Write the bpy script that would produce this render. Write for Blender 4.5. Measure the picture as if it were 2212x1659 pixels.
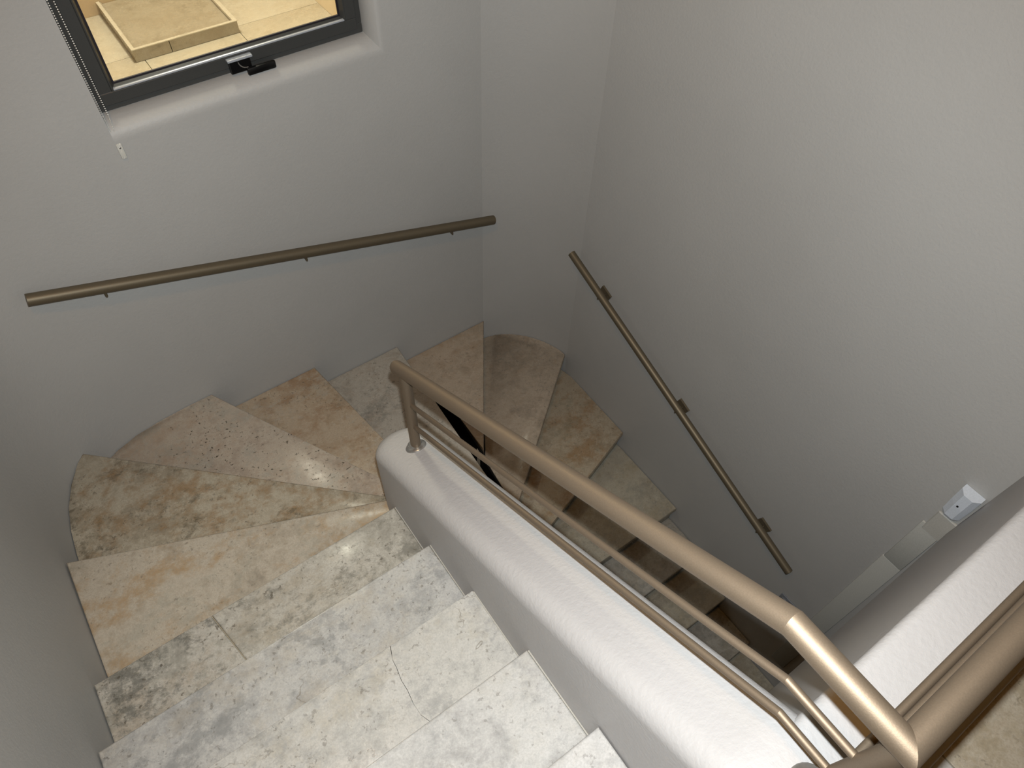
import bpy, bmesh, math, random
from mathutils import Vector, Matrix

for o in list(bpy.data.objects):
    bpy.data.objects.remove(o)
SC = bpy.context.scene
COL = SC.collection

# ------------------------------------------------------------------ camera
cam_d = bpy.data.cameras.new('camera')
cam = bpy.data.objects.new('camera', cam_d)
COL.objects.link(cam)
cam.location = (-0.42826, -0.14468, 1.89983)
cam.rotation_euler = (0.633922, -0.026731, -0.619753)
cam_d.sensor_width = 36.0
cam_d.lens = 25.2317
cam_d.clip_start = 0.02
SC.camera = cam

# ------------------------------------------------------------------ world, flash, exposure
w = bpy.data.worlds.new('world')
SC.world = w
w.use_nodes = True
w.node_tree.nodes['Background'].inputs[0].default_value = (0.5, 0.45, 0.4, 1)
w.node_tree.nodes['Background'].inputs[1].default_value = 0.02

R_CAM = cam.rotation_euler.to_matrix()
fl = bpy.data.lights.new('camera_flash', 'SPOT')
fl.energy = 256
fl.color = (0.955, 0.995, 1.0)
fl.shadow_soft_size = 0.012
fl.spot_size = math.radians(118)
fl.spot_blend = 0.8
flo = bpy.data.objects.new('camera_flash', fl)
COL.objects.link(flo)
flo.location = Vector(cam.location) + R_CAM @ Vector((0.01, 0.066, -0.01))
flo.rotation_euler = cam.rotation_euler

SC.view_settings.view_transform = 'Standard'
SC.view_settings.look = 'None'
SC.view_settings.gamma = 1
SC.view_settings.use_curve_mapping = False
SC.view_settings.exposure = 0.0

# ------------------------------------------------------------------ materials
def lin(c):
    c = c / 255.0
    return c / 12.92 if c <= 0.04045 else ((c + 0.055) / 1.055) ** 2.4
def rgb(r, g, b):
    return (lin(r), lin(g), lin(b), 1.0)

class NT:
    def __init__(self, name):
        self.m = bpy.data.materials.new(name)
        self.m.use_nodes = True
        self.t = self.m.node_tree
        self.b = self.t.nodes['Principled BSDF']
    def n(self, typ, **kw):
        nd = self.t.nodes.new(typ)
        for k, v in kw.items():
            if k in nd.inputs:
                nd.inputs[k].default_value = v
            else:
                setattr(nd, k, v)
        return nd
    def l(self, a, b):
        self.t.links.new(a, b)
    def noise(self, vec, scale, detail=4, rough=0.5, dist=0.0):
        nd = self.n('ShaderNodeTexNoise')
        nd.inputs['Scale'].default_value = scale
        nd.inputs['Detail'].default_value = detail
        nd.inputs['Roughness'].default_value = rough
        nd.inputs['Distortion'].default_value = dist
        self.l(vec, nd.inputs['Vector'])
        return nd.outputs['Fac']
    def ramp(self, fac, stops):
        nd = self.n('ShaderNodeValToRGB')
        e = nd.color_ramp.elements
        e[0].position, e[0].color = stops[0]
        e[1].position, e[1].color = stops[-1]
        for pos, c in stops[1:-1]:
            x = e.new(pos); x.color = c
        self.l(fac, nd.inputs['Fac'])
        return nd.outputs['Color']
    def step(self, fac, a, b, lo=0.0, hi=1.0):
        nd = self.n('ShaderNodeMapRange')
        nd.interpolation_type = 'SMOOTHSTEP'
        nd.inputs['From Min'].default_value = a
        nd.inputs['From Max'].default_value = b
        nd.inputs['To Min'].default_value = lo
        nd.inputs['To Max'].default_value = hi
        self.l(fac, nd.inputs['Value'])
        return nd.outputs['Result']
    def math(self, op, a, b):
        nd = self.n('ShaderNodeMath', operation=op)
        for i, v in enumerate((a, b)):
            if isinstance(v, (int, float)):
                nd.inputs[i].default_value = v
            else:
                self.l(v, nd.inputs[i])
        return nd.outputs[0]
    def mix(self, fac, a, b, blend='MIX'):
        nd = self.n('ShaderNodeMix', data_type='RGBA', blend_type=blend)
        if isinstance(fac, (int, float)):
            nd.inputs[0].default_value = fac
        else:
            self.l(fac, nd.inputs[0])
        for i, v in ((6, a), (7, b)):
            if isinstance(v, tuple):
                nd.inputs[i].default_value = v
            else:
                self.l(v, nd.inputs[i])
        return nd.outputs[2]
    def bump(self, height, strength, dist=0.01):
        nd = self.n('ShaderNodeBump')
        nd.inputs['Strength'].default_value = strength
        nd.inputs['Distance'].default_value = dist
        self.l(height, nd.inputs['Height'])
        self.l(nd.outputs['Normal'], self.b.inputs['Normal'])
    def coord(self, off=(0, 0, 0), scale=(1, 1, 1), rot=(0, 0, 0)):
        tc = self.n('ShaderNodeTexCoord')
        mp = self.n('ShaderNodeMapping')
        mp.inputs['Location'].default_value = off
        mp.inputs['Scale'].default_value = scale
        mp.inputs['Rotation'].default_value = rot
        self.l(tc.outputs['Object'], mp.inputs['Vector'])
        return mp.outputs['Vector']

def plaster(name, c1, c2, rough=0.75, spec=0.3, bmp=0.22):
    k = NT(name)
    v = k.coord()
    base = k.ramp(k.noise(v, 1.6, 4, 0.55), [(0.3, c1), (0.7, c2)])
    grain = k.noise(v, 150, 3, 0.6)
    base = k.mix(k.step(grain, 0.3, 0.7, 0.0, 0.05), base, rgb(150, 148, 145))
    k.l(base, k.b.inputs['Base Color'])
    k.b.inputs['Roughness'].default_value = rough
    k.b.inputs['Specular IOR Level'].default_value = spec
    h = k.math('ADD', k.math('MULTIPLY', grain, 0.5), k.noise(v, 70, 3, 0.5))
    k.bump(h, bmp, 0.004)
    return k.m

ALB, SAT = 0.66, 0.82
def travertine(name, light, mid, stain, seed, stain_amt=0.4, grey=None, grey_amt=0.3, pits=0.5,
               veins=0.0, rough=0.21, rot=0.3):
    """veined limestone: soft clouding, ochre stains, grey patches, small dark pits, hairline veins"""
    rnd = random.Random(seed)
    k = NT(name)
    off = (rnd.uniform(-9, 9), rnd.uniform(-9, 9), rnd.uniform(-9, 9))
    v = k.coord(off, (1, 1, 1), (0, 0, rot))
    vs = k.coord(off, (1.0, 1.7, 1.0), (0, 0, rot))
    def dim(c):
        y = 0.3 * c[0] + 0.6 * c[1] + 0.1 * c[2]
        return tuple((y + (x - y) * SAT) * ALB for x in c[:3]) + (1.0,)
    light, mid, stain = dim(light), dim(mid), dim(stain)
    low = tuple(x * 0.72 for x in mid[:3]) + (1.0,)
    cloud = k.noise(v, 3.4, 8, 0.65, 0.25)
    fine = k.noise(v, 13, 9, 0.74, 0.25)
    crust = k.noise(v, 48, 6, 0.75, 0.2)
    grain = k.noise(v, 190, 3, 0.6)
    f = k.math('ADD', k.math('MULTIPLY', cloud, 0.40), k.math('ADD', k.math('MULTIPLY', fine, 0.40), k.math('MULTIPLY', crust, 0.20)))
    base = k.ramp(f, [(0.39, low), (0.46, mid), (0.52, light), (0.60, mid)])
    st = k.math('ADD', k.math('MULTIPLY', k.noise(vs, 2.5, 10, 0.72, 0.3), 0.62), k.math('MULTIPLY', k.noise(v, 16, 8, 0.75, 0.2), 0.38))
    sm = k.math('MULTIPLY', k.step(st, 0.47, 0.61), stain_amt)
    base = k.mix(sm, base, stain)
    if grey is not None:
        grey = dim(grey)
        gv = k.coord((off[1], off[2], off[0]), (1.2, 1.6, 1), (0, 0, rot))
        gn = k.math('ADD', k.math('MULTIPLY', k.noise(gv, 3.2, 10, 0.74, 0.3), 0.60), k.math('MULTIPLY', k.noise(gv, 22, 8, 0.78, 0.2), 0.40))
        gm = k.math('MULTIPLY', k.step(gn, 0.50, 0.60), grey_amt)
        base = k.mix(gm, base, grey)
    base = k.mix(k.step(grain, 0.35, 0.75, 0.0, 0.42), base, low)
    # pits
    pn = k.noise(v, 58, 4, 0.6, 0.3)
    pm = k.step(k.noise(v, 3.6, 4, 0.6, 0.3), 0.38, 0.56)
    pit = k.math('MULTIPLY', k.math('MULTIPLY', k.step(pn, 0.60, 0.66), pm), pits)
    base = k.mix(pit, base, rgb(74, 67, 56))
    height = k.math('SUBTRACT', k.math('MULTIPLY', crust, 0.5), pit)
    if veins > 0:
        vn = k.noise(vs, 2.0, 5, 0.6, 0.5)
        d = k.math('ABSOLUTE', k.math('SUBTRACT', vn, 0.5), 0.0)
        line = k.step(d, 0.0, 0.006, 1.0, 0.0)
        msk = k.step(k.noise(v, 1.7, 2, 0.5), 0.52, 0.6)
        vv = k.math('MULTIPLY', k.math('MULTIPLY', line, msk), veins)
        base = k.mix(vv, base, rgb(120, 114, 104))
        height = k.math('SUBTRACT', height, vv)
    k.l(base, k.b.inputs['Base Color'])
    k.l(k.step(fine, 0.3, 0.7, rough - 0.04, rough + 0.12), k.b.inputs['Roughness'])
    k.b.inputs['Specular IOR Level'].default_value = 0.42
    k.bump(height, 0.14, 0.002)
    return k.m

def plain(name, col, rough=0.5, metal=0.0, spec=0.5, bump=0.0, bscale=200):
    k = NT(name)
    v = k.coord()
    n = k.noise(v, bscale, 3, 0.5)
    c2 = tuple(x * 0.88 for x in col[:3]) + (1,)
    k.l(k.ramp(n, [(0.3, c2), (0.7, col)]), k.b.inputs['Base Color'])
    k.b.inputs['Roughness'].default_value = rough
    k.b.inputs['Metallic'].default_value = metal
    k.b.inputs['Specular IOR Level'].default_value = spec
    if bump:
        k.bump(n, bump, 0.002)
    return k.m

M = {}
M['wall'] = plaster('wall_paint', rgb(164, 164, 162), rgb(169, 169, 167), 0.52, 0.45)
M['parapet'] = plaster('parapet_paint', rgb(166, 165, 165), rgb(171, 170, 170), 0.48, 0.45, 0.32)
M['ceil'] = plaster('ceiling_paint', rgb(150, 150, 148), rgb(156, 156, 154))
M['bronze'] = plain('champagne_metal_paint', rgb(129, 115, 98), 0.56, 0.70, 0.5, 0.08, 420)
M['bronze_dark'] = plain('bronze_metal_paint', rgb(110, 100, 82), 0.50, 0.6, 0.5, 0.08, 420)
M['chrome'] = plain('brushed_flange_metal', rgb(176, 174, 170), 0.28, 0.85, 0.5)
M['frame'] = plain('charcoal_aluminium', rgb(62, 63, 62), 0.42, 0.1, 0.5, 0.03, 500)
M['bead'] = plain('lit_bead_and_keeper_grey', rgb(176, 182, 190), 0.35, 0.3, 0.5)  # pale grey: painted light on the bottom bead, also the latch keeper
M['black'] = plain('black_latch_metal', rgb(12, 12, 13), 0.3, 0.1, 0.5)
M['gasket'] = plain('dark_rubber_gasket', rgb(20, 14, 26), 0.6)
M['gap_black'] = plain('dark_gap_black', rgb(14, 13, 12), 0.75, 0.0, 0.1)  # black that stands in for darkness in the gap beside the winders
M['white_plastic'] = plain('white_plastic', rgb(206, 214, 224), 0.4, 0.0, 0.4)
M['trunk'] = plain('cream_trunking', rgb(172, 173, 168), 0.6, 0.0, 0.3)
M['patch'] = plain('bare_filler', rgb(172, 171, 165), 0.8, 0.0, 0.2)
M['switch'] = plain('grey_switch_plastic', rgb(120, 124, 130), 0.2, 0.1, 0.6)
M['beads'] = plain('white_chain', rgb(236, 236, 232), 0.35)
M['sealant'] = plain('pale_joint_sealant', rgb(160, 158, 150), 0.5)
M['grout'] = plain('grout', rgb(150, 140, 120), 0.9)
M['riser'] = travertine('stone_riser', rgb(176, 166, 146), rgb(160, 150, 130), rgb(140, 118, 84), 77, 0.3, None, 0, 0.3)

def clear_mat():
    k = NT('window_glass')
    out = k.t.nodes['Material Output']
    tr = k.n('ShaderNodeBsdfTransparent')
    tr.inputs[0].default_value = (0.96, 0.97, 0.95, 1)
    gl = k.n('ShaderNodeBsdfGlossy'); gl.inputs['Roughness'].default_value = 0.02
    fr = k.n('ShaderNodeFresnel'); fr.inputs['IOR'].default_value = 1.45
    mx = k.n('ShaderNodeMixShader')
    ge = k.n('ShaderNodeNewGeometry')
    front = k.math('SUBTRACT', 1.0, ge.outputs['Backfacing'])
    k.l(k.math('MULTIPLY', k.math('MINIMUM', fr.outputs[0], 0.5), front), mx.inputs[0]); k.l(tr.outputs[0], mx.inputs[1]); k.l(gl.outputs[0], mx.inputs[2])
    k.l(mx.outputs[0], out.inputs['Surface'])
    return k.m
M['glass'] = clear_mat()
kk = NT('clear_plastic')
kk.b.inputs['Base Color'].default_value = rgb(225, 225, 218)
kk.b.inputs['Transmission Weight'].default_value = 0.35
kk.b.inputs['Roughness'].default_value = 0.12
kk.b.inputs['IOR'].default_value = 1.3
M['clear'] = kk.m

def glow(name, col, s):
    k = NT(name)
    k.b.inputs['Base Color'].default_value = rgb(240, 235, 225)
    k.b.inputs['Emission Color'].default_value = col
    k.b.inputs['Emission Strength'].default_value = s
    return k.m

# ------------------------------------------------------------------ mesh helpers
def link(name, me, mat, parent=None):
    o = bpy.data.objects.new(name, me)
    COL.objects.link(o)
    if mat is not None:
        me.materials.append(mat)
    if parent is not None:
        o.parent = parent
        o.matrix_parent_inverse = Matrix.Translation(parent.location).inverted()
    return o
def from_bm(name, bm, mat, parent=None, smooth=None):
    bmesh.ops.recalc_face_normals(bm, faces=bm.faces)
    me = bpy.data.meshes.new(name)
    bm.to_mesh(me); bm.free()
    if smooth is not None:
        for p in me.polygons: p.use_smooth = True
        me.set_sharp_from_angle(angle=math.radians(smooth))
    return link(name, me, mat, parent)
def empty(name, loc):
    o = bpy.data.objects.new(name, None)
    o.empty_display_size = 0.1
    o.location = loc
    COL.objects.link(o)
    return o
def tag(o, label=None, cat=None, group=None, kind=None):
    if label: o['label'] = label
    if cat: o['category'] = cat
    if group: o['group'] = group
    if kind: o['kind'] = kind
    return o
def bm_box(bm, a, b, mtx=None):
    vs = [bm.verts.new((x, y, z)) for x in (a[0], b[0]) for y in (a[1], b[1]) for z in (a[2], b[2])]
    for f in ((0, 1, 3, 2), (4, 6, 7, 5), (0, 4, 5, 1), (2, 3, 7, 6), (0, 2, 6, 4), (1, 5, 7, 3)):
        bm.faces.new([vs[i] for i in f])
    if mtx is not None:
        bmesh.ops.transform(bm, matrix=mtx, verts=vs)
    return vs
def box(name, a, b, mat, parent=None, bev=0.0, seg=1, mtx=None):
    bm = bmesh.new()
    bm_box(bm, a, b)
    if bev:
        bmesh.ops.bevel(bm, geom=list(bm.edges), offset=bev, segments=seg, profile=0.5, affect='EDGES')
    if mtx is not None:
        bmesh.ops.transform(bm, matrix=mtx, verts=bm.verts)
    return from_bm(name, bm, mat, parent, 35 if seg > 1 else None)
def prism(name, poly, z0, z1, mat, parent=None, bev=0.0):
    bm = bmesh.new()
    lo = [bm.verts.new((x, y, z0)) for x, y in poly]
    hi = [bm.verts.new((x, y, z1)) for x, y in poly]
    n = len(poly)
    bm.faces.new(lo); top = bm.faces.new(hi)
    for i in range(n):
        bm.faces.new((lo[i], lo[(i + 1) % n], hi[(i + 1) % n], hi[i]))
    if bev:
        es = [e for e in top.edges]
        bmesh.ops.bevel(bm, geom=es, offset=bev, segments=2, profile=0.5, affect='EDGES')
    return from_bm(name, bm, mat, parent, 50)
def bm_tube(bm, pts, r, seg=20, caps=(True, True), dome=(False, False)):
    """sweep with mitred corners; every straight run keeps its own rings so joints read as mitres"""
    pts = [Vector(p) for p in pts]
    n = len(pts)
    dirs = [(pts[i + 1] - pts[i]).normalized() for i in range(n - 1)]
    for i, d in enumerate(dirs):
        ref = Vector((0, 0, 1)) if abs(d.z) < 0.9 else Vector((0, 1, 0))
        u = d.cross(ref).normalized(); v = d.cross(u).normalized()
        def ring(p, plane_n):
            out = []
            for k in range(seg):
                a = 2 * math.pi * k / seg
                q = p + (u * math.cos(a) + v * math.sin(a)) * r
                t = (p - q).dot(plane_n) / d.dot(plane_n)
                out.append(bm.verts.new(q + d * t))
            return out
        na = d if i == 0 else (d + dirs[i - 1]).normalized()
        nb = d if i == n - 2 else (d + dirs[i + 1]).normalized()
        A = ring(pts[i], na); B = ring(pts[i + 1], nb)
        for k in range(seg):
            bm.faces.new((A[k], A[(k + 1) % seg], B[(k + 1) % seg], B[k]))
        for end, R0, p, sgn in ((0, A, pts[i], -1), (1, B, pts[i + 1], 1)):
            if (end == 0 and i == 0) or (end == 1 and i == n - 2):
                if dome[end]:
                    prev = R0
                    for s in range(1, 5):
                        th = s / 5 * math.pi / 2
                        cur = [bm.verts.new(p + (x.co - p) * math.cos(th) + d * sgn * r * math.sin(th)) for x in R0]
                        for k in range(seg):
                            bm.faces.new((prev[k], prev[(k + 1) % seg], cur[(k + 1) % seg], cur[k]))
                        prev = cur
                    bm.faces.new(prev)
                elif caps[end]:
                    bm.faces.new(R0)
def tube(name, pts, r, mat, parent=None, seg=20, dome=(False, False)):
    bm = bmesh.new()
    bm_tube(bm, pts, r, seg, dome=dome)
    return from_bm(name, bm, mat, parent, 40)
def lathe(name, prof, base, axis, mat, parent=None, seg=24):
    """prof: (radius, height) pairs about an axis starting at base"""
    axis = Vector(axis).normalized(); base = Vector(base)
    ref = Vector((0, 0, 1)) if abs(axis.z) < 0.9 else Vector((1, 0, 0))
    u = axis.cross(ref).normalized(); v = axis.cross(u)
    bm = bmesh.new()
    prev = None
    for r, h in prof:
        cur = [bm.verts.new(base + axis * h + (u * math.cos(2 * math.pi * k / seg) + v * math.sin(2 * math.pi * k / seg)) * r) for k in range(seg)]
        if prev:
            for k in range(seg):
                bm.faces.new((prev[k], prev[(k + 1) % seg], cur[(k + 1) % seg], cur[k]))
        else:
            bm.faces.new(cur)
        prev = cur
    bm.faces.new(prev)
    return from_bm(name, bm, mat, parent, 35)

# ------------------------------------------------------------------ dimensions
G, RZ = 0.2831, 0.17               # going and riser of the straight flights
XL, XR, YF = -1.165, 1.715, 2.49   # left, right and far wall faces
ZB, ZT = -3.60, 3.60               # lowest floor, ceiling
YB = -4.5                          # wall behind the camera

# ------------------------------------------------------------------ walls
def wall_strip(name, pts, z0, z1, thick, mat, smooth=30, nz=1):
    """vertical wall following a plan polyline (room on its left), with real thickness"""
    bm = bmesh.new()
    n = len(pts)
    nor = []
    for i in range(n):
        a = Vector(pts[max(i - 1, 0)]); b = Vector(pts[min(i + 1, n - 1)])
        d = (b - a).normalized()
        nor.append(Vector((d.y, -d.x)))
    rows = []
    for k in range(nz + 1):
        z = z0 + (z1 - z0) * k / nz
        rows.append([bm.verts.new((p[0], p[1], z)) for p in pts])
    back = []
    for z in (z0, z1):
        back.append([bm.verts.new((p[0] + q.x * thick, p[1] + q.y * thick, z)) for p, q in zip(pts, nor)])
    for k in range(nz):
        for i in range(n - 1):
            bm.faces.new((rows[k][i], rows[k][i + 1], rows[k + 1][i + 1], rows[k + 1][i]))
    for i in range(n - 1):
        bm.faces.new((back[0][i], back[0][i + 1], back[1][i + 1], back[1][i]))
        bm.faces.new((rows[0][i], rows[0][i + 1], back[0][i + 1], back[0][i]))
        bm.faces.new((rows[nz][i], rows[nz][i + 1], back[1][i + 1], back[1][i]))
    o = from_bm(name, bm, mat, None, smooth)
    tag(o, kind='structure')
    return o

# left wall, rounding into the far wall
LC = [(-1.165, 1.74), (-1.160, 1.87), (-1.149, 1.99), (-1.126, 2.11), (-1.085, 2.225), (-1.030, 2.315), (-0.960, 2.383),
      (-0.880, 2.430), (-0.780, 2.460), (-0.660, 2.478), (-0.520, 2.488), (-0.380, 2.490)]
LW = [(XL, YB - 0.01)] + LC + [(-0.300, 2.490)]
wall_strip('wall_left', LW[::-1], ZB, ZT, 0.2, M['wall'], 30)
# right wall, rounding into the far wall
def arc_pts(A, B, a0, a1, n):
    """plan arc turning from heading a0 to a1 (degrees below +x), fitted between A and B"""
    P = [(0.0, 0.0)]
    for i in range(n):
        h = math.radians(a0 + (a1 - a0) * (i + 0.5) / n)
        P.append((P[-1][0] + math.cos(h), P[-1][1] - math.sin(h)))
    sx = (B[0] - A[0]) / P[-1][0]; sy = (B[1] - A[1]) / P[-1][1]
    return [(A[0] + x * sx, A[1] + y * sy) for x, y in P]
RC = arc_pts((1.335, 2.490), (1.711, 2.045), 12, 80, 14)
RW = RC + [(XR, 1.96), (XR, YB - 0.01)]
wall_strip('wall_right', RW[::-1][::-1][::-1], ZB, ZT, 0.2, M['wall'], 8)

# far wall with the window opening, its rounded sill and rounded right reveal
WX0, WX1, WZ0, WZ1 = -0.262, 0.805, 0.357, 1.55
def far_wall():
    bm = bmesh.new()
    X0, X1 = -0.300, 1.335
    def V(x, y, z): return bm.verts.new((x, y, z))
    SX1 = WX1 + 0.050        # outer start of right rounding
    SZ0 = WZ0 - 0.070        # outer start of sill rounding
    YR = 2.62
    # rounding profile: (fraction across, depth)
    prof = [(math.sin(t / 10 * math.pi / 2), 0.085 * (1 - math.cos(t / 10 * math.pi / 2))) for t in range(11)] + [(1.0, YR - YF)]
    rings = []
    for f, d in prof:
        x1 = SX1 + (WX1 - SX1) * f
        z0 = SZ0 + (WZ0 - SZ0) * f
        x0 = WX0
        rings.append([(x0, YF + d, z0), (x1, YF + d, z0), (x1, YF + d, WZ1), (x0, YF + d, WZ1)])
    R = [[V(*p) for p in ring] for ring in rings]
    for a, b in zip(R[:-1], R[1:]):
        for i in range(4):
            bm.faces.new((a[i], a[(i + 1) % 4], b[(i + 1) % 4], b[i]))
    # wall face around the opening
    a = R[0]
    o = [V(X0, YF, ZB), V(X1, YF, ZB), V(X1, YF, ZT), V(X0, YF, ZT)]
    for i in range(4):
        bm.faces.new((o[i], o[(i + 1) % 4], a[(i + 1) % 4], a[i]))
    # outer face
    b = R[-1]
    q = [V(X0, YR, ZB), V(X1, YR, ZB), V(X1, YR, ZT), V(X0, YR, ZT)]
    for i in range(4):
        bm.faces.new((q[i], q[(i + 1) % 4], b[(i + 1) % 4], b[i]))
        bm.faces.new((q[i], q[(i + 1) % 4], o[(i + 1) % 4], o[i]))
    return tag(from_bm('wall_far', bm, M['wall'], None, 40), kind='structure')
far_wall()

tag(box('wall_back', (XL - 0.2, YB - 0.2, ZB), (XR + 0.2, YB, ZT), M['wall']), kind='structure')
tag(box('ceiling', (XL - 0.2, YB - 0.2, ZT), (XR + 0.2, 2.75, ZT + 0.15), M['ceil']), kind='structure')
tag(box('floor_lower', (XL - 0.2, YB - 0.2, ZB - 0.1), (XR + 0.2, 2.75, ZB), M['riser']), kind='structure')

# ------------------------------------------------------------------ parapet walls
PW = 0.225            # thickness of the parapet
HT = 0.34             # height of the sloping top above the pitch line
YBEND = -0.25
def ztop(y):
    return HT - RZ / G * max(y, YBEND)
def inner_parapet():
    """low wall beside the upper flight: sloping rounded top, half-round nose"""
    bm = bmesh.new()
    cy = 1.205; cr = PW / 2; Rr = 0.06
    ys = [-0.435, -0.35, -0.30, YBEND, -0.20, -0.1, 0.1, 0.3, 0.5, 0.7, 0.9, 1.05, 1.13, cy]
    NA = 12
    def outline(inset):
        L = [(inset, y) for y in ys]
        arc = []
        for k in range(1, NA * 2):
            a = math.pi - math.pi * k / (NA * 2)
            arc.append((cr + (cr - inset) * math.cos(a), cy + (cr - inset) * math.sin(a)))
        Rt = [(PW - inset, y) for y in ys[::-1]]
        return L + arc + Rt
    rings = []
    base = outline(0)
    rings.append([bm.verts.new((x, y, ZB)) for x, y in base])
    NS = 6
    for s in range(NS + 1):
        th = s / NS * math.pi / 2
        ins = Rr * (1 - math.cos(th)); drop = Rr * (1 - math.sin(th))
        rings.append([bm.verts.new((x, y, ztop(y) - drop)) for x, y in outline(ins)])
    n = len(base)
    for a, b in zip(rings[:-1], rings[1:]):
        for i in range(n):
            bm.faces.new((a[i], a[(i + 1) % n], b[(i + 1) % n], b[i]))
    t = rings[-1]
    for i in range(n // 2 - 1):
        q = [t[i], t[i + 1], t[n - 2 - i], t[n - 1 - i]]
        if len(set(q)) == 4:
            bm.faces.new(q)
    m = n // 2
    if n % 2:
        bm.faces.new((t[m - 1], t[m], t[m + 1]))
    return tag(from_bm('wall_inner', bm, M['parapet'], None, 40), kind='structure')
inner_parapet()

LWY0, LWY1 = -0.435, -0.237
def landing_parapet():
    bm = bmesh.new()
    zt = ztop(-1) - 0.0003; Rr = 0.022; zb = -0.66
    prof = [(LWY0, zb)]
    for s in range(7):
        th = s / 6 * math.pi / 2
        prof.append((LWY0 + Rr * (1 - math.cos(th)), zt - Rr * (1 - math.sin(th))))
    for s in range(7):
        th = s / 6 * math.pi / 2
        prof.append((LWY1 - Rr * (1 - math.sin(th)), zt - Rr * (1 - math.cos(th))))
    prof.append((-0.202, zb))
    A = [bm.verts.new((0.150, y, z)) for y, z in prof]
    B = [bm.verts.new((XR, y, z)) for y, z in prof]
    n = len(prof)
    for i in range(n):
        bm.faces.new((A[i], A[(i + 1) % n], B[(i + 1) % n], B[i]))
    bm.faces.new(A); bm.faces.new(B)
    return tag(from_bm('wall_landing', bm, M['parapet'], None, 40), kind='structure')
landing_parapet()
# spine below the lower flight
tag(box('wall_spine', (PW, -1.6, ZB), (0.775, 1.10, -2.12), M['wall']), kind='structure')

# ------------------------------------------------------------------ landing floor with stone tiles
lf = box('floor', (XL, YB, -0.30), (XR, LWY0 - 0.004, -0.026), M['grout'])
tag(lf, kind='structure')
LT = [travertine('landing_stone_a', rgb(214, 202, 176), rgb(200, 184, 150), rgb(176, 140, 92), 31, 0.35, rgb(160, 158, 148), 0.5, 0.4),
      travertine('landing_stone_b', rgb(208, 198, 176), rgb(192, 180, 152), rgb(170, 142, 100), 32, 0.3, rgb(150, 150, 142), 0.5, 0.4),
      travertine('landing_stone_c', rgb(216, 214, 208), rgb(204, 202, 194), rgb(196, 184, 160), 33, 0.25, rgb(170, 172, 168), 0.4, 0.4)]
def clip_tiles():
    k = 0
    y1 = LWY0 - 0.004
    T = 0.60
    y = y1
    while y > YB + 0.05:
        x = XL + 0.004
        y0 = max(y - T, YB + 0.004)
        while x < XR - 0.05:
            x1 = min(x + T, XR - 0.004)
            prism('tile', [(x, y0), (x1 - 0.004, y0), (x1 - 0.004, y - 0.004), (x, y - 0.004)], -0.026, 0.0, LT[(k * 7 + int(x * 3)) % 3], lf, 0.002)
            k += 1
            x = x1
        y = y0
clip_tiles()

# ------------------------------------------------------------------ staircase
st = empty('staircase', (0.275, 1.1, -1.87))
tag(st, 'winding travertine staircase turning around a low white parapet', 'staircase')
B_ = dict
TR = {}
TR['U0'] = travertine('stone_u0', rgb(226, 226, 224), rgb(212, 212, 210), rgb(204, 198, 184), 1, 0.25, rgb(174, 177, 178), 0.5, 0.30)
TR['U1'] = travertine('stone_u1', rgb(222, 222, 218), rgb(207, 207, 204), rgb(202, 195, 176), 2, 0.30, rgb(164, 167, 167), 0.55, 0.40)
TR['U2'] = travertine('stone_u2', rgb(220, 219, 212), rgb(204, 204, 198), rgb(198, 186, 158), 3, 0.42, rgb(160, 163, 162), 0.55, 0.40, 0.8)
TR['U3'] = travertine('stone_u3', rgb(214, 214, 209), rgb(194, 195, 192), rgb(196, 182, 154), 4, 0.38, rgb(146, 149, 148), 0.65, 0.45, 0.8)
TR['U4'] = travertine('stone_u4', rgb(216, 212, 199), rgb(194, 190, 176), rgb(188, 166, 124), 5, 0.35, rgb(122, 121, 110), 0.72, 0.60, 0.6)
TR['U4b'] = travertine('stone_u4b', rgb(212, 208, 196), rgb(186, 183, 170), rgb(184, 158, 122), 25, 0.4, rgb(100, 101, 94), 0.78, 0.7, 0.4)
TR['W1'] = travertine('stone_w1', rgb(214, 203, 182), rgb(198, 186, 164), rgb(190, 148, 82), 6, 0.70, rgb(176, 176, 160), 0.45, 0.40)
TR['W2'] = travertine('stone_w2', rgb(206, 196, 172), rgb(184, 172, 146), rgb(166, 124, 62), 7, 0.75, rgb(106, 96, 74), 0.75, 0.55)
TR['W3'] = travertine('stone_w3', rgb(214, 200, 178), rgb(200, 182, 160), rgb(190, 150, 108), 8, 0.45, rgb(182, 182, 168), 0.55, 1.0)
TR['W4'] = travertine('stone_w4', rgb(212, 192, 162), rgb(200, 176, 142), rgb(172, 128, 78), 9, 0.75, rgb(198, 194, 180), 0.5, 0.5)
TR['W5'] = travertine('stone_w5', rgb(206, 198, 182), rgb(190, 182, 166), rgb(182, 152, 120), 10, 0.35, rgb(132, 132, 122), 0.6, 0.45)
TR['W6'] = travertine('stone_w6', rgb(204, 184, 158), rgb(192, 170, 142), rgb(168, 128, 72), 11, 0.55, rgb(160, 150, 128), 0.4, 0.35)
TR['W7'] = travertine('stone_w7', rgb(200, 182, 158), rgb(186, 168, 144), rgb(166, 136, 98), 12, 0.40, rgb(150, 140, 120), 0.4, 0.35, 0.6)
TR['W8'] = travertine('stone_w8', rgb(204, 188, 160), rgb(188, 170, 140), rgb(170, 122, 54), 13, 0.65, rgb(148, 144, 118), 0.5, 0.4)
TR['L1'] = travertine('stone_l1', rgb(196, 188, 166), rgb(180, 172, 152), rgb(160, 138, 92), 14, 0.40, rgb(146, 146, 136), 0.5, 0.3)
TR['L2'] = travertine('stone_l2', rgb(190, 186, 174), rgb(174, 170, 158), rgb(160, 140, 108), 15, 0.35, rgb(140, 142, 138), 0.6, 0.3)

TH = 0.032
E_ = 0.003
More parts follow.
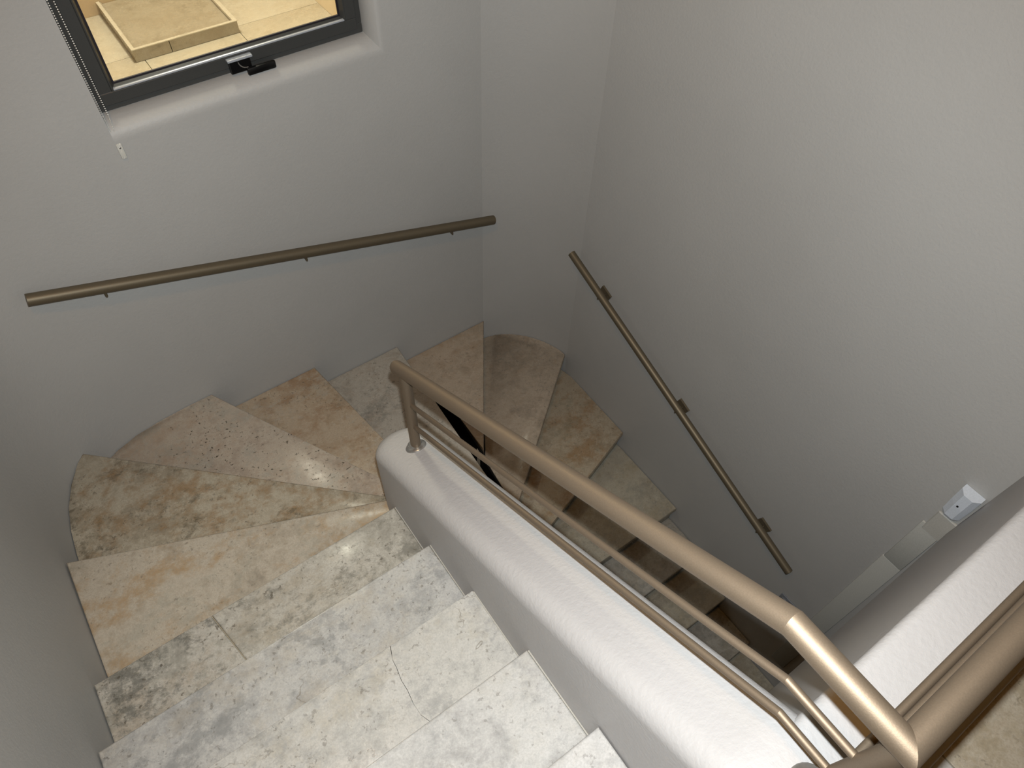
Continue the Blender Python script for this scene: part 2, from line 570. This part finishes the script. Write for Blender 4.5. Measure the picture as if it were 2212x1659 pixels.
# nosing lines (outer point, inner point) and level of each tread
N = {
 4: ((XL + E_, 1.132), (-E_, 1.132)),
 5: ((-1.160, 1.743), (0.030, 1.258)),
 6: ((-0.991, 2.358), (0.110, 1.312)),
 7: ((-0.372, 2.486), (0.205, 1.360)),
 8: ((0.177, 2.487), (0.328, 1.350)),
 9: ((0.696, 2.487), (0.635, 1.300)),
 10: ((1.337, 2.487), (0.768, 1.649)),
 11: ((1.703, 2.052), (0.780, 1.321)),
 12: ((XR - E_, 1.423), (0.780, 1.125)),
}
def back(line, d=0.03):
    """the previous nosing line moved backwards (uphill) so treads tuck under each other"""
    (ox, oy), (ix, iy) = line
    dx, dy = ix - ox, iy - oy
    L = math.hypot(dx, dy)
    nx, ny = -dy / L, dx / L       # uphill is to the left of outer->inner... resolved by sign below
    return nx, ny
def inset_curve(c, lo, hi, d=0.004):
    """points of a wall curve between two parameters, kept a hair off the plaster"""
    out = []
    cx, cy = (-0.4, 1.7) if c is LC else (1.2, 1.9)
    for p in c[lo:hi]:
        vx, vy = cx - p[0], cy - p[1]
        L = math.hypot(vx, vy)
        out.append((p[0] + vx / L * d, p[1] + vy / L * d))
    return out

def tread(key, poly, z, bev=0.007):
    return prism('tread', poly, z - TH, z, TR[key], st, bev)
def riser(line, z, h=RZ, setback=0.022, th=0.018):
    """upright stone face below a nosing; line runs outer -> inner"""
    (ox, oy), (ix, iy) = line
    d = Vector((ix - ox, iy - oy)).normalized()
    up = Vector((-d.y, d.x)) if (Vector((-d.y, d.x)).dot(UP_HINT) > 0) else Vector((d.y, -d.x))
    a = Vector((ox, oy)) + up * setback; b = Vector((ix, iy)) + up * setback
    poly = [tuple(a), tuple(b), tuple(b + up * th), tuple(a + up * th)]
    return prism('riser', poly, z - h, z - TH, M['riser'], st)

# landing edge tile (level 0) and the four straight treads of the upper flight
UP_HINT = Vector((0, -1))
tread('U0', [(XL + E_, LWY0), (-E_, LWY0), (-E_, 0.0), (XL + E_, 0.0)], 0.0)
for k in (1, 3):
    tread('U%d' % k, [(XL + E_, (k - 1) * G - 0.03), (-E_, (k - 1) * G - 0.03), (-E_, k * G), (XL + E_, k * G)], -k * RZ)
CRK = [(-0.300, 1 * G - 0.03), (-0.312, 0.309), (-0.329, 0.345), (-0.331, 0.386), (-0.324, 0.425), (-0.327, 0.460), (-0.318, 0.500), (-0.319, 0.525), (-0.302, 2 * G)]
tread('U2', [(XL + E_, 1 * G - 0.03)] + [(x - 0.0006, y) for x, y in CRK] + [(XL + E_, 2 * G)], -2 * RZ, 0.0012)
tread('U2', [(-E_, 2 * G)] + [(x + 0.0006, y) for x, y in CRK[::-1]] + [(-E_, 1 * G - 0.03)], -2 * RZ, 0.0012)
yb, yf = 3 * G - 0.03, 4 * G
prism('joint_sealant', [(-0.6955, yb), (-0.693, yb), (-0.750, yf - 0.004), (-0.7525, yf - 0.004)], -4 * RZ - TH, -4 * RZ - 0.0012, M['grout'], st)
tread('U4b', [(XL + E_, yb), (-0.695, yb), (-0.752, yf), (XL + E_, yf)], -4 * RZ)
tread('U4', [(-0.6936, yb), (-E_, yb), (-E_, yf), (-0.7506, yf)], -4 * RZ)
for k in range(0, 5):
    riser(((XL + E_, k * G), (-E_, k * G)), -k * RZ)

def mv(p, d):
    return (p[0] + d[0], p[1] + d[1])
for k in range(1, 5):
    box('joint_sealant', (-0.0042, (k - 1) * G + 0.004, -k * RZ - 0.004), (-0.0002, k * G - 0.005, -k * RZ + 0.0025), M['sealant'], st)
# winders
tread('W1', [(XL + E_, 1.10), (-E_, 1.10), (-E_, 1.20), (0.008, 1.242), N[5][1], N[5][0]], -5 * RZ)
tread('W2', [mv(N[5][0], (-.002, -.03)), mv(N[5][1], (-.012, -.03)), N[5][1], N[6][1], N[6][0]] + inset_curve(LC, 0, 6)[::-1], -6 * RZ)
tread('W3', [mv(N[6][0], (-.022, -.02)), mv(N[6][1], (-.02, -.02)), N[7][1], N[7][0]] + inset_curve(LC, 6, 12)[::-1], -7 * RZ)
tread('W4', [mv(N[7][0], (-.027, 0)), mv(N[7][1], (-.027, -.01)), N[8][1], N[8][0]], -8 * RZ)
tread('W5', [mv(N[8][0], (-.03, 0)), mv(N[8][1], (-.03, 0)), N[9][1], N[9][0]], -9 * RZ)
tread('W6', [mv(N[9][0], (-.03, 0)), (0.645, 2.30), (0.700, 2.24), (0.790, 1.93), N[10][1], N[10][0]], -10 * RZ)
tread('W7', [mv(N[10][0], (-.025, .0)), (0.804, 1.69), (0.794, 1.60), (0.779, 1.466), N[11][1], N[11][0]] + inset_curve(RC, 1, 14)[::-1], -11 * RZ)
tread('W8', [mv(N[11][0], (-.008, .03)), mv(N[11][1], (0, .03)), N[12][1], N[12][0], (XR - E_, 1.97)], -12 * RZ)
tread('L1', [mv(N[12][0], (0, .03)), mv(N[12][1], (0, .03)), (0.780, 0.863), (XR - E_, 0.863)], -13 * RZ)
LY = [0.863 - i * 0.2795 for i in range(9)]
for i in range(1, 8):
    tread('L2' if i % 2 else 'L1', [(0.780, LY[i - 1] + 0.03), (XR - E_, LY[i - 1] + 0.03), (XR - E_, LY[i]), (0.780, LY[i])], -(13 + i) * RZ)
for k, hint in ((5, (.3, -1)), (6, (-.6, -.8)), (7, (-1, -.3)), (8, (-1, 0))):
    UP_HINT = Vector(hint); riser(N[k], -k * RZ)
UP_HINT = Vector((-1, 0)); riser(N[9], -9 * RZ, 0.16)
UP_HINT = Vector((-.8, .6)); riser(N[10], -10 * RZ)
UP_HINT = Vector((-.5, .8)); riser(N[11], -11 * RZ)
UP_HINT = Vector((0, 1)); riser(N[12], -12 * RZ)
for i in range(0, 8):
    riser(((XR - E_, LY[i]), (0.780, LY[i])), -(13 + i) * RZ)
# added black plates standing in for the darkness of the gap inside the winders
def dark_gap_plate(p, q, zt, zb):
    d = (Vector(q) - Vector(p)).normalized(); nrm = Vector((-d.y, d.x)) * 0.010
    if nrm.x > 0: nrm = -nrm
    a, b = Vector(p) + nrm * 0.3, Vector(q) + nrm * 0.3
    o = prism('dark_gap_plate', [tuple(a), tuple(b), tuple(b + nrm), tuple(a + nrm)], zb, zt, M['gap_black'], st)
    o['label'] = 'added black plate standing in for the dark gap inside the winders'
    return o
dark_gap_plate((0.700, 2.24), (0.790, 1.93), -10 * RZ - 0.002, -2.9)
dark_gap_plate((0.790, 1.93), (0.768, 1.649), -10 * RZ - 0.002, -2.9)
dark_gap_plate((0.804, 1.70), (0.794, 1.60), -11 * RZ - 0.002, -2.9)
dark_gap_plate((0.794, 1.60), (0.779, 1.466), -11 * RZ - 0.002, -2.9)
dark_gap_plate((0.779, 1.466), (0.780, 1.321), -11 * RZ - 0.002, -2.9)

# ------------------------------------------------------------------ balustrade on the parapets
XRail = 0.125; YL = -0.325; ZRail = 0.860
S = RZ / G
rl = empty('stair_railing', (XRail, YL, 0.49))
tag(rl, 'champagne metal balustrade with round handrail and two thin bars along the white parapets', 'railing')
HB = (XRail, -0.123, ZRail)
HE = (XRail, 1.180, ZRail - S * (1.180 + 0.123))
tube('handrail', [HE, HB, (XRail, YL, ZRail), (XR - 0.002, YL, ZRail)], 0.0225, M['bronze'], rl, 32, (True, False))
for yb_, zf in ((-0.176, 0.716), (-0.207, 0.606)):
    tube('rail_bar', [(XRail, 1.105, zf - S * (1.105 - yb_)), (XRail, yb_, zf), (XRail, YL, zf)], 0.008, M['bronze'], rl, 14)
    tube('rail_bar', [(XRail, YL, zf), (XR - 0.002, YL, zf)], 0.008, M['bronze'], rl, 14)
def post(x, y, zb, ztp, r, tilt):
    p = tube('post', [(x, y, zb - 0.01), (x, y, ztp)], r, M['bronze'], rl, 22)
    n = Vector((0, tilt, 1)).normalized()
    f = lathe('base_flange', [(r * 2.1, 0.0), (r * 2.1, 0.004), (r * 1.9, 0.009), (r * 1.45, 0.012), (r * 1.38, 0.020), (r * 1.02, 0.025)],
              (x, y, zb), n, M['chrome'], None)
    f.parent = p
    f.matrix_parent_inverse = Matrix.Translation(rl.location).inverted() @ Matrix.Identity(4)
    f.matrix_parent_inverse = Matrix.Identity(4)
    f['label'] = 'polished metal flange'
post(XRail, 1.125, ztop(1.125), ZRail - S * (1.125 + 0.123), 0.0185, S)
post(XRail, YL, ztop(YL), ZRail, 0.0185, 0)

# ------------------------------------------------------------------ wall handrails
def wall_rail(label, a, b, wall_dir, dist, ts, pz, ps, r=0.021):
    """a,b: ends of the tube axis; wall_dir: unit vector to the wall; ts: bracket positions along it"""
    a, b, wd = Vector(a), Vector(b), Vector(wall_dir)
    e = empty('wall_handrail', tuple((a + b) / 2 + wd * dist))
    tag(e, label, 'handrail', 'bronze handrails fixed to the stairwell walls')
    tube('handrail_tube', [a, b], r, M['bronze_dark'], e, 24)
    d = (b - a).normalized()
    for t in ts:
        p = a.lerp(b, t)
        q = p + Vector((0, 0, -r - 0.022))
        bm = bmesh.new()
        bm_tube(bm, [p + Vector((0, 0, -r * 0.8)), q, q + wd * (dist - 0.001)], 0.0055, 12)
        br = from_bm('bracket', bm, M['bronze_dark'], e, 40)
        side = wd.cross(Vector((0, 0, 1)))
        bm = bmesh.new()
        c = q + wd * (dist - 0.006) + Vector((0, 0, pz))
        mt = Matrix.Identity(4)
        ax = d; az = wd.cross(d).normalized()
        for j in range(3):
            mt[j][0] = ax[j]; mt[j][1] = wd[j]; mt[j][2] = az[j]; mt[j][3] = c[j]
        bm_box(bm, (-ps, -0.006, -ps * 0.5), (ps, 0.0055, ps * 0.5), mt)
        pl = from_bm('wall_plate', bm, M['bronze_dark'], None)
        pl.parent = br
        pl.matrix_parent_inverse = Matrix.Identity(4)
    return e
wall_rail('bronze round handrail fixed below the window on the far wall', (-0.800, 2.425, -0.163), (1.365, 2.425, -0.806),
          (0, 1, 0), 0.064, (0.115, 0.50, 0.875), -0.014, 0.022, 0.0255)
wall_rail('dark bronze handrail sloping down the right wall above the lower flight', (1.650, 2.058, -0.922), (1.650, 0.122, -1.650),
          (1, 0, 0), 0.064, (0.135, 0.505, 0.872), 0.012, 0.040)

# ------------------------------------------------------------------ window
win = empty('window_1', ((WX0 + WX1) / 2, 2.59, WZ0))
tag(win, kind='structure')
def ring_frame(name, x0, x1, z0, z1, wd, y0, y1, mat, bev=0.003):
    bm = bmesh.new()
    for a, b in (((x0, y0, z0), (x1, y1, z0 + wd)), ((x0, y0, z1 - wd), (x1, y1, z1)),
                 ((x0, y0, z0 + wd), (x0 + wd, y1, z1 - wd)), ((x1 - wd, y0, z0 + wd), (x1, y1, z1 - wd))):
        bm_box(bm, a, b)
    if bev:
        bmesh.ops.bevel(bm, geom=list(bm.edges), offset=bev, segments=1, affect='EDGES')
    return from_bm(name, bm, mat, win)
ring_frame('outer_frame', WX0 + 0.002, WX1 - 0.002, WZ0 + 0.002, WZ1 - 0.002, 0.040, 2.570, 2.618, M['frame'], 0.002)
ring_frame('sash', WX0 + 0.026, WX1 - 0.028, WZ0 + 0.026, WZ1 - 0.028, 0.046, 2.557, 2.6, M['frame'], 0.003)
# sloped glazing bead around the pane
def bead():
    bm = bmesh.new()
    x0, x1, z0, z1 = WX0 + 0.072, WX1 - 0.074, WZ0 + 0.072, WZ1 - 0.074
    def ring(i, y): return [bm.verts.new(p) for p in ((x0 + i, y, z0 + i), (x1 - i, y, z0 + i), (x1 - i, y, z1 - i), (x0 + i, y, z1 - i))]
    a = ring(0, 2.558); b = ring(0.004, 2.557); c = ring(0.014, 2.578); d = ring(0.014, 2.588); e = ring(0, 2.588)
    L = [a, b, c, d, e]
    for p, q in zip(L, L[1:] + L[:1]):
        for i in range(4):
            bm.faces.new((p[i], p[(i + 1) % 4], q[(i + 1) % 4], q[i]))
    return from_bm('glazing_bead', bm, M['frame'], win)
bead()
box('lit_bead_strip', (WX0 + 0.078, 2.5545, WZ0 + 0.0735), (WX1 - 0.080, 2.576, WZ0 + 0.0805), M['bead'], win, 0.002)  # pale colour painted in for light on the bottom bead's upward face
ring_frame('gasket', WX0 + 0.084, WX1 - 0.086, WZ0 + 0.084, WZ1 - 0.086, 0.008, 2.579, 2.586, M['gasket'], 0)
box('pane', (WX0 + 0.078, 2.583, WZ0 + 0.078), (WX1 - 0.08, 2.588, WZ1 - 0.08), M['glass'], win)
# casement latch on the bottom rail
lb = box('latch', (0.228, 2.538, 0.366), (0.312, 2.557, 0.418), M['black'], win, 0.003)
def child_of(o, part):
    o.parent = part
    o.matrix_parent_inverse = part.matrix_parent_inverse.inverted() if False else Matrix.Identity(4)
    return o
child_of(box('latch_lever', (0.285, 2.520, 0.352), (0.400, 2.536, 0.382), M['black'], None, 0.006, 2), lb)
child_of(box('latch_keeper', (0.224, 2.534, 0.414), (0.322, 2.557, 0.424), M['bead'], None, 0.002), lb)
bm = bmesh.new()
for a in range(14):
    th = math.radians(180 + a * 8)
bm_tube(bm, [(0.292 + 0.030 * math.cos(math.radians(185 + a * 13)), 2.534, 0.412 + 0.030 * math.sin(math.radians(185 + a * 13))) for a in range(8)], 0.0022, 8)
child_of(from_bm('latch_hook', bm, M['chrome'], None, 60), lb)

# blind chain hanging at the left of the window
ch = empty('blind_chain', (-0.255, 2.505, 0.22))
tag(ch, 'white beaded blind chain with clear tensioner hanging left of the window', 'blind chain')
bm = bmesh.new()
rb = 0.0026
def bead_at(x, z, y):
    mt = Matrix.Translation((x, y, z))
    bmesh.ops.create_icosphere(bm, subdivisions=1, radius=rb, matrix=mt)
for x in (-0.2575, -0.2405):
    z = 0.385
    while z < 1.5:
        bead_at(x, z, 2.505); z += 0.0078
    zz = 0.385
o_ = from_bm('bead_string', bm, M['beads'], ch, 60)
tag(o_, kind='stuff')
bm = bmesh.new()
bm_tube(bm, [(-0.2575, 2.505, 0.386), (-0.2570, 2.500, 0.30), (-0.2555, 2.484, 0.262)], 0.0012, 8)
bm_tube(bm, [(-0.2405, 2.505, 0.386), (-0.2475, 2.500, 0.30), (-0.252, 2.484, 0.262)], 0.0012, 8)
from_bm('chain_cord', bm, M['clear'], ch, 60)
box('chain_tensioner', (-0.264, 2.476, 0.222), (-0.244, 2.486, 0.284), M['clear'], ch, 0.005, 2)
lathe('tensioner_screw', [(0.0035, 0), (0.0035, 0.002), (0.002, 0.003)], (-0.254, 2.4765, 0.270), (0, -1, 0), M['chrome'], ch, 12)

# ------------------------------------------------------------------ court beyond the window
ZO = -0.80
PX0, PX1, PY0, PY1 = -1.40, 1.65, 2.70, 5.85
warm_wall = plaster('court_wall_paint', rgb(222, 206, 176), rgb(228, 212, 184))
brown_wall = plaster('court_brown_wall', rgb(178, 156, 124), rgb(186, 164, 132))
pf = box('floor_court', (PX0, PY0, ZO - 0.15), (PX1, PY1, ZO - 0.012), M['grout'])
tag(pf, kind='structure')
CT = [travertine('court_stone_a', rgb(236, 226, 200), rgb(228, 216, 188), rgb(216, 194, 156), 41, 0.25, rgb(214, 204, 180), 0.25, 0.05),
      travertine('court_stone_b', rgb(234, 223, 196), rgb(225, 213, 184), rgb(212, 190, 150), 42, 0.25, rgb(210, 200, 176), 0.25, 0.05)]
xs = [PX0, -1.05, -0.37, 0.31, 0.99, PX1]
ysl = [2.70, 3.145, 3.825, 4.475, 5.165, PY1]
k = 0
for j in range(len(ysl) - 1):
    for i in range(len(xs) - 1):
        prism('tile', [(xs[i] + .002, ysl[j] + .002), (xs[i + 1] - .002, ysl[j] + .002), (xs[i + 1] - .002, ysl[j + 1] - .002), (xs[i] + .002, ysl[j + 1] - .002)],
              ZO - 0.012, ZO, CT[(i + j) % 2], pf, 0.0015)
tag(box('wall_court_back', (PX0 - .1, PY1, ZO - .15), (PX1 + .1, PY1 + .15, 2.2), brown_wall), kind='structure')
tag(box('wall_court_right', (PX1, PY0, ZO - .15), (PX1 + .1, PY1, 2.2), warm_wall), kind='structure')
tag(box('wall_court_left', (PX0 - .1, PY0, ZO - .15), (PX0, PY1, 2.2), warm_wall), kind='structure')
tag(box('wall_court_front_low', (PX0 - .1, 2.66, ZO - .15), (PX1 + .1, PY0, 0.30), warm_wall), kind='structure')
tag(box('ceiling_court', (PX0 - .1, 2.66, 2.2), (PX1 + .1, PY1 + .15, 2.3), M['ceil']), kind='structure')
# low stone plinth with a raised rim
pl = empty('stone_plinth', (0.62, 5.46, ZO))
tag(pl, 'low travertine plinth with raised rim seen through the window', 'plinth')
pm = travertine('plinth_stone', rgb(200, 188, 162), rgb(190, 177, 150), rgb(172, 150, 116), 51, 0.30, rgb(178, 166, 142), 0.35, 0.15)
pr = travertine('plinth_rim_stone', rgb(240, 230, 205), rgb(230, 220, 194), rgb(206, 186, 148), 52, 0.15, None, 0, 0.05)
sx0, sx1, sy0, sy1, sh = 0.253, 0.990, 5.070, 5.846, 0.088
box('front_slab', (sx0, sy0, ZO + .001), (0.500, sy0 + 0.03, ZO + sh - 0.006), pm, pl, 0.002)
box('front_slab', (0.504, sy0, ZO + .001), (sx1, sy0 + 0.03, ZO + sh - 0.006), pm, pl, 0.002)
box('side_slab', (sx0, sy0 + 0.031, ZO + .001), (sx0 + 0.03, sy1, ZO + sh - 0.006), pm, pl, 0.002)
box('side_slab', (sx1 - 0.03, sy0 + 0.031, ZO + .001), (sx1, sy1, ZO + sh - 0.006), pm, pl, 0.002)
box('top_slab', (sx0 + 0.031, sy0 + 0.031, ZO + .001), (sx1 - 0.031, sy1, ZO + sh - 0.022), pm, pl)
bm = bmesh.new()
bm_box(bm, (sx0 - .003, sy0 - .003, ZO + sh - .006), (sx1 + .003, sy0 + .020, ZO + sh))
bm_box(bm, (sx0 - .003, sy0 + .020, ZO + sh - .006), (sx0 + .020, sy1, ZO + sh))
bm_box(bm, (sx1 - .026, sy0 + .020, ZO + sh - .006), (sx1 + .003, sy1, ZO + sh))
from_bm('rim', bm, pr, pl)

# ------------------------------------------------------------------ sensor, trunking and switch on the right wall
tk = empty('cable_trunking', (XR, -0.155, -1.9))
tag(tk, 'pale vertical cable trunking in the corner of the right wall below the landing', 'trunking')
for z0, z1, dx in ((-1.052, -0.70, 0.012), (-2.60, -1.054, 0.010)):
    box('trunking_cover', (XR - dx, -0.200, z0), (XR - 0.001, -0.112 if z1 > -1 else -0.106, z1), M['trunk'], tk, 0.004, 2)
ptc = box('wall_patch', (XR - 0.014, -0.212, -0.735), (XR - 0.001, -0.126, -0.590), M['patch'], tk, 0.004)
sn = empty('motion_sensor', (XR, -0.165, -0.47))
tag(sn, 'small white plastic motion sensor above the trunking beside the landing parapet', 'sensor')
def sensor():
    bm = bmesh.new()
    # wedge body: wide at the top, tapering and rounded toward the bottom
    prof = [(-0.570, 0.020, 0.020), (-0.564, 0.030, 0.032), (-0.548, 0.035, 0.040), (-0.47, 0.038, 0.048), (-0.392, 0.039, 0.052)]
    yc = -0.160
    rings = []
    for z, hw, dep in prof:
        rings.append([bm.verts.new(p) for p in ((XR - 0.001, yc - hw, z), (XR - dep * 0.55, yc - hw, z), (XR - dep, yc - hw * 0.45, z),
                                                 (XR - dep, yc + hw * 0.45, z), (XR - dep * 0.55, yc + hw, z), (XR - 0.001, yc + hw, z))])
    for a, b in zip(rings[:-1], rings[1:]):
        for i in range(6):
            bm.faces.new((a[i], a[(i + 1) % 6], b[(i + 1) % 6], b[i]))
    bm.faces.new(rings[0]); bm.faces.new(rings[-1])
    return from_bm('sensor_body', bm, M['white_plastic'], sn)
sensor()
lathe('sensor_hole', [(0.004, 0), (0.004, 0.003)], (XR - 0.0482, -0.156, -0.462), (-1, 0, 0), M['black'], sn, 12)
sw = empty('wall_switch', (XR, 0.035, -2.02))
tag(sw, 'small grey glossy double switch low on the right wall', 'switch')
box('switch_plate', (XR - 0.010, -0.015, -2.06), (XR - 0.001, 0.085, -1.96), M['switch'], sw, 0.004, 2)
for y in (0.012, 0.055):
    box('rocker', (XR - 0.016, y - 0.014, -2.04), (XR - 0.010, y + 0.014, -1.98), M['switch'], sw, 0.003, 2)

# ------------------------------------------------------------------ lamps
def lamp(name, label, loc, r, col, power, disc):
    e = empty(name, loc)
    tag(e, label, 'lamp')
    x, y, z = loc
    lathe('lamp_base', [(r * 1.15, 0), (r * 1.15, 0.012), (r, 0.02)], loc, (0, 0, -1), M['white_plastic'], e)
    lathe('lamp_diffuser', [(r * 0.95, 0.021), (r * 0.93, 0.04), (r * 0.7, 0.06), (r * 0.3, 0.07), (0.002, 0.072)], loc, (0, 0, -1), disc, e)
    L = bpy.data.lights.new(name + '_light', 'AREA')
    L.shape = 'DISK'; L.size = r * 2; L.energy = power; L.color = col
    lo = bpy.data.objects.new(name + '_light', L)
    COL.objects.link(lo)
    lo.location = (x, y, z - 0.085)
    return e
lamp('ceiling_lamp', 'round warm ceiling lamp above the upper flight', (-0.60, 0.22, ZT), 0.14, (1.0, 0.46, 0.07), 23.0, glow('warm_lamp', (1, 0.6, 0.25, 1), 3))
lamp('court_fill_lamp', 'added unseen fill lamp just outside the window', (0.30, 3.15, 2.2), 0.12, (1.0, 0.94, 0.79), 15.0, glow('court_fill_glow', (1, 0.82, 0.55, 1), 4))  # added, unseen: gives the tread highlight and brightens the sill
lamp('court_fill_lamp', 'added unseen fill lamp above the stone plinth', (0.70, 5.00, 2.2), 0.20, (1.0, 0.91, 0.72), 88.0, glow('plinth_fill_glow', (1, 0.82, 0.55, 1), 6))  # added, unseen: lights the court floor and plinth
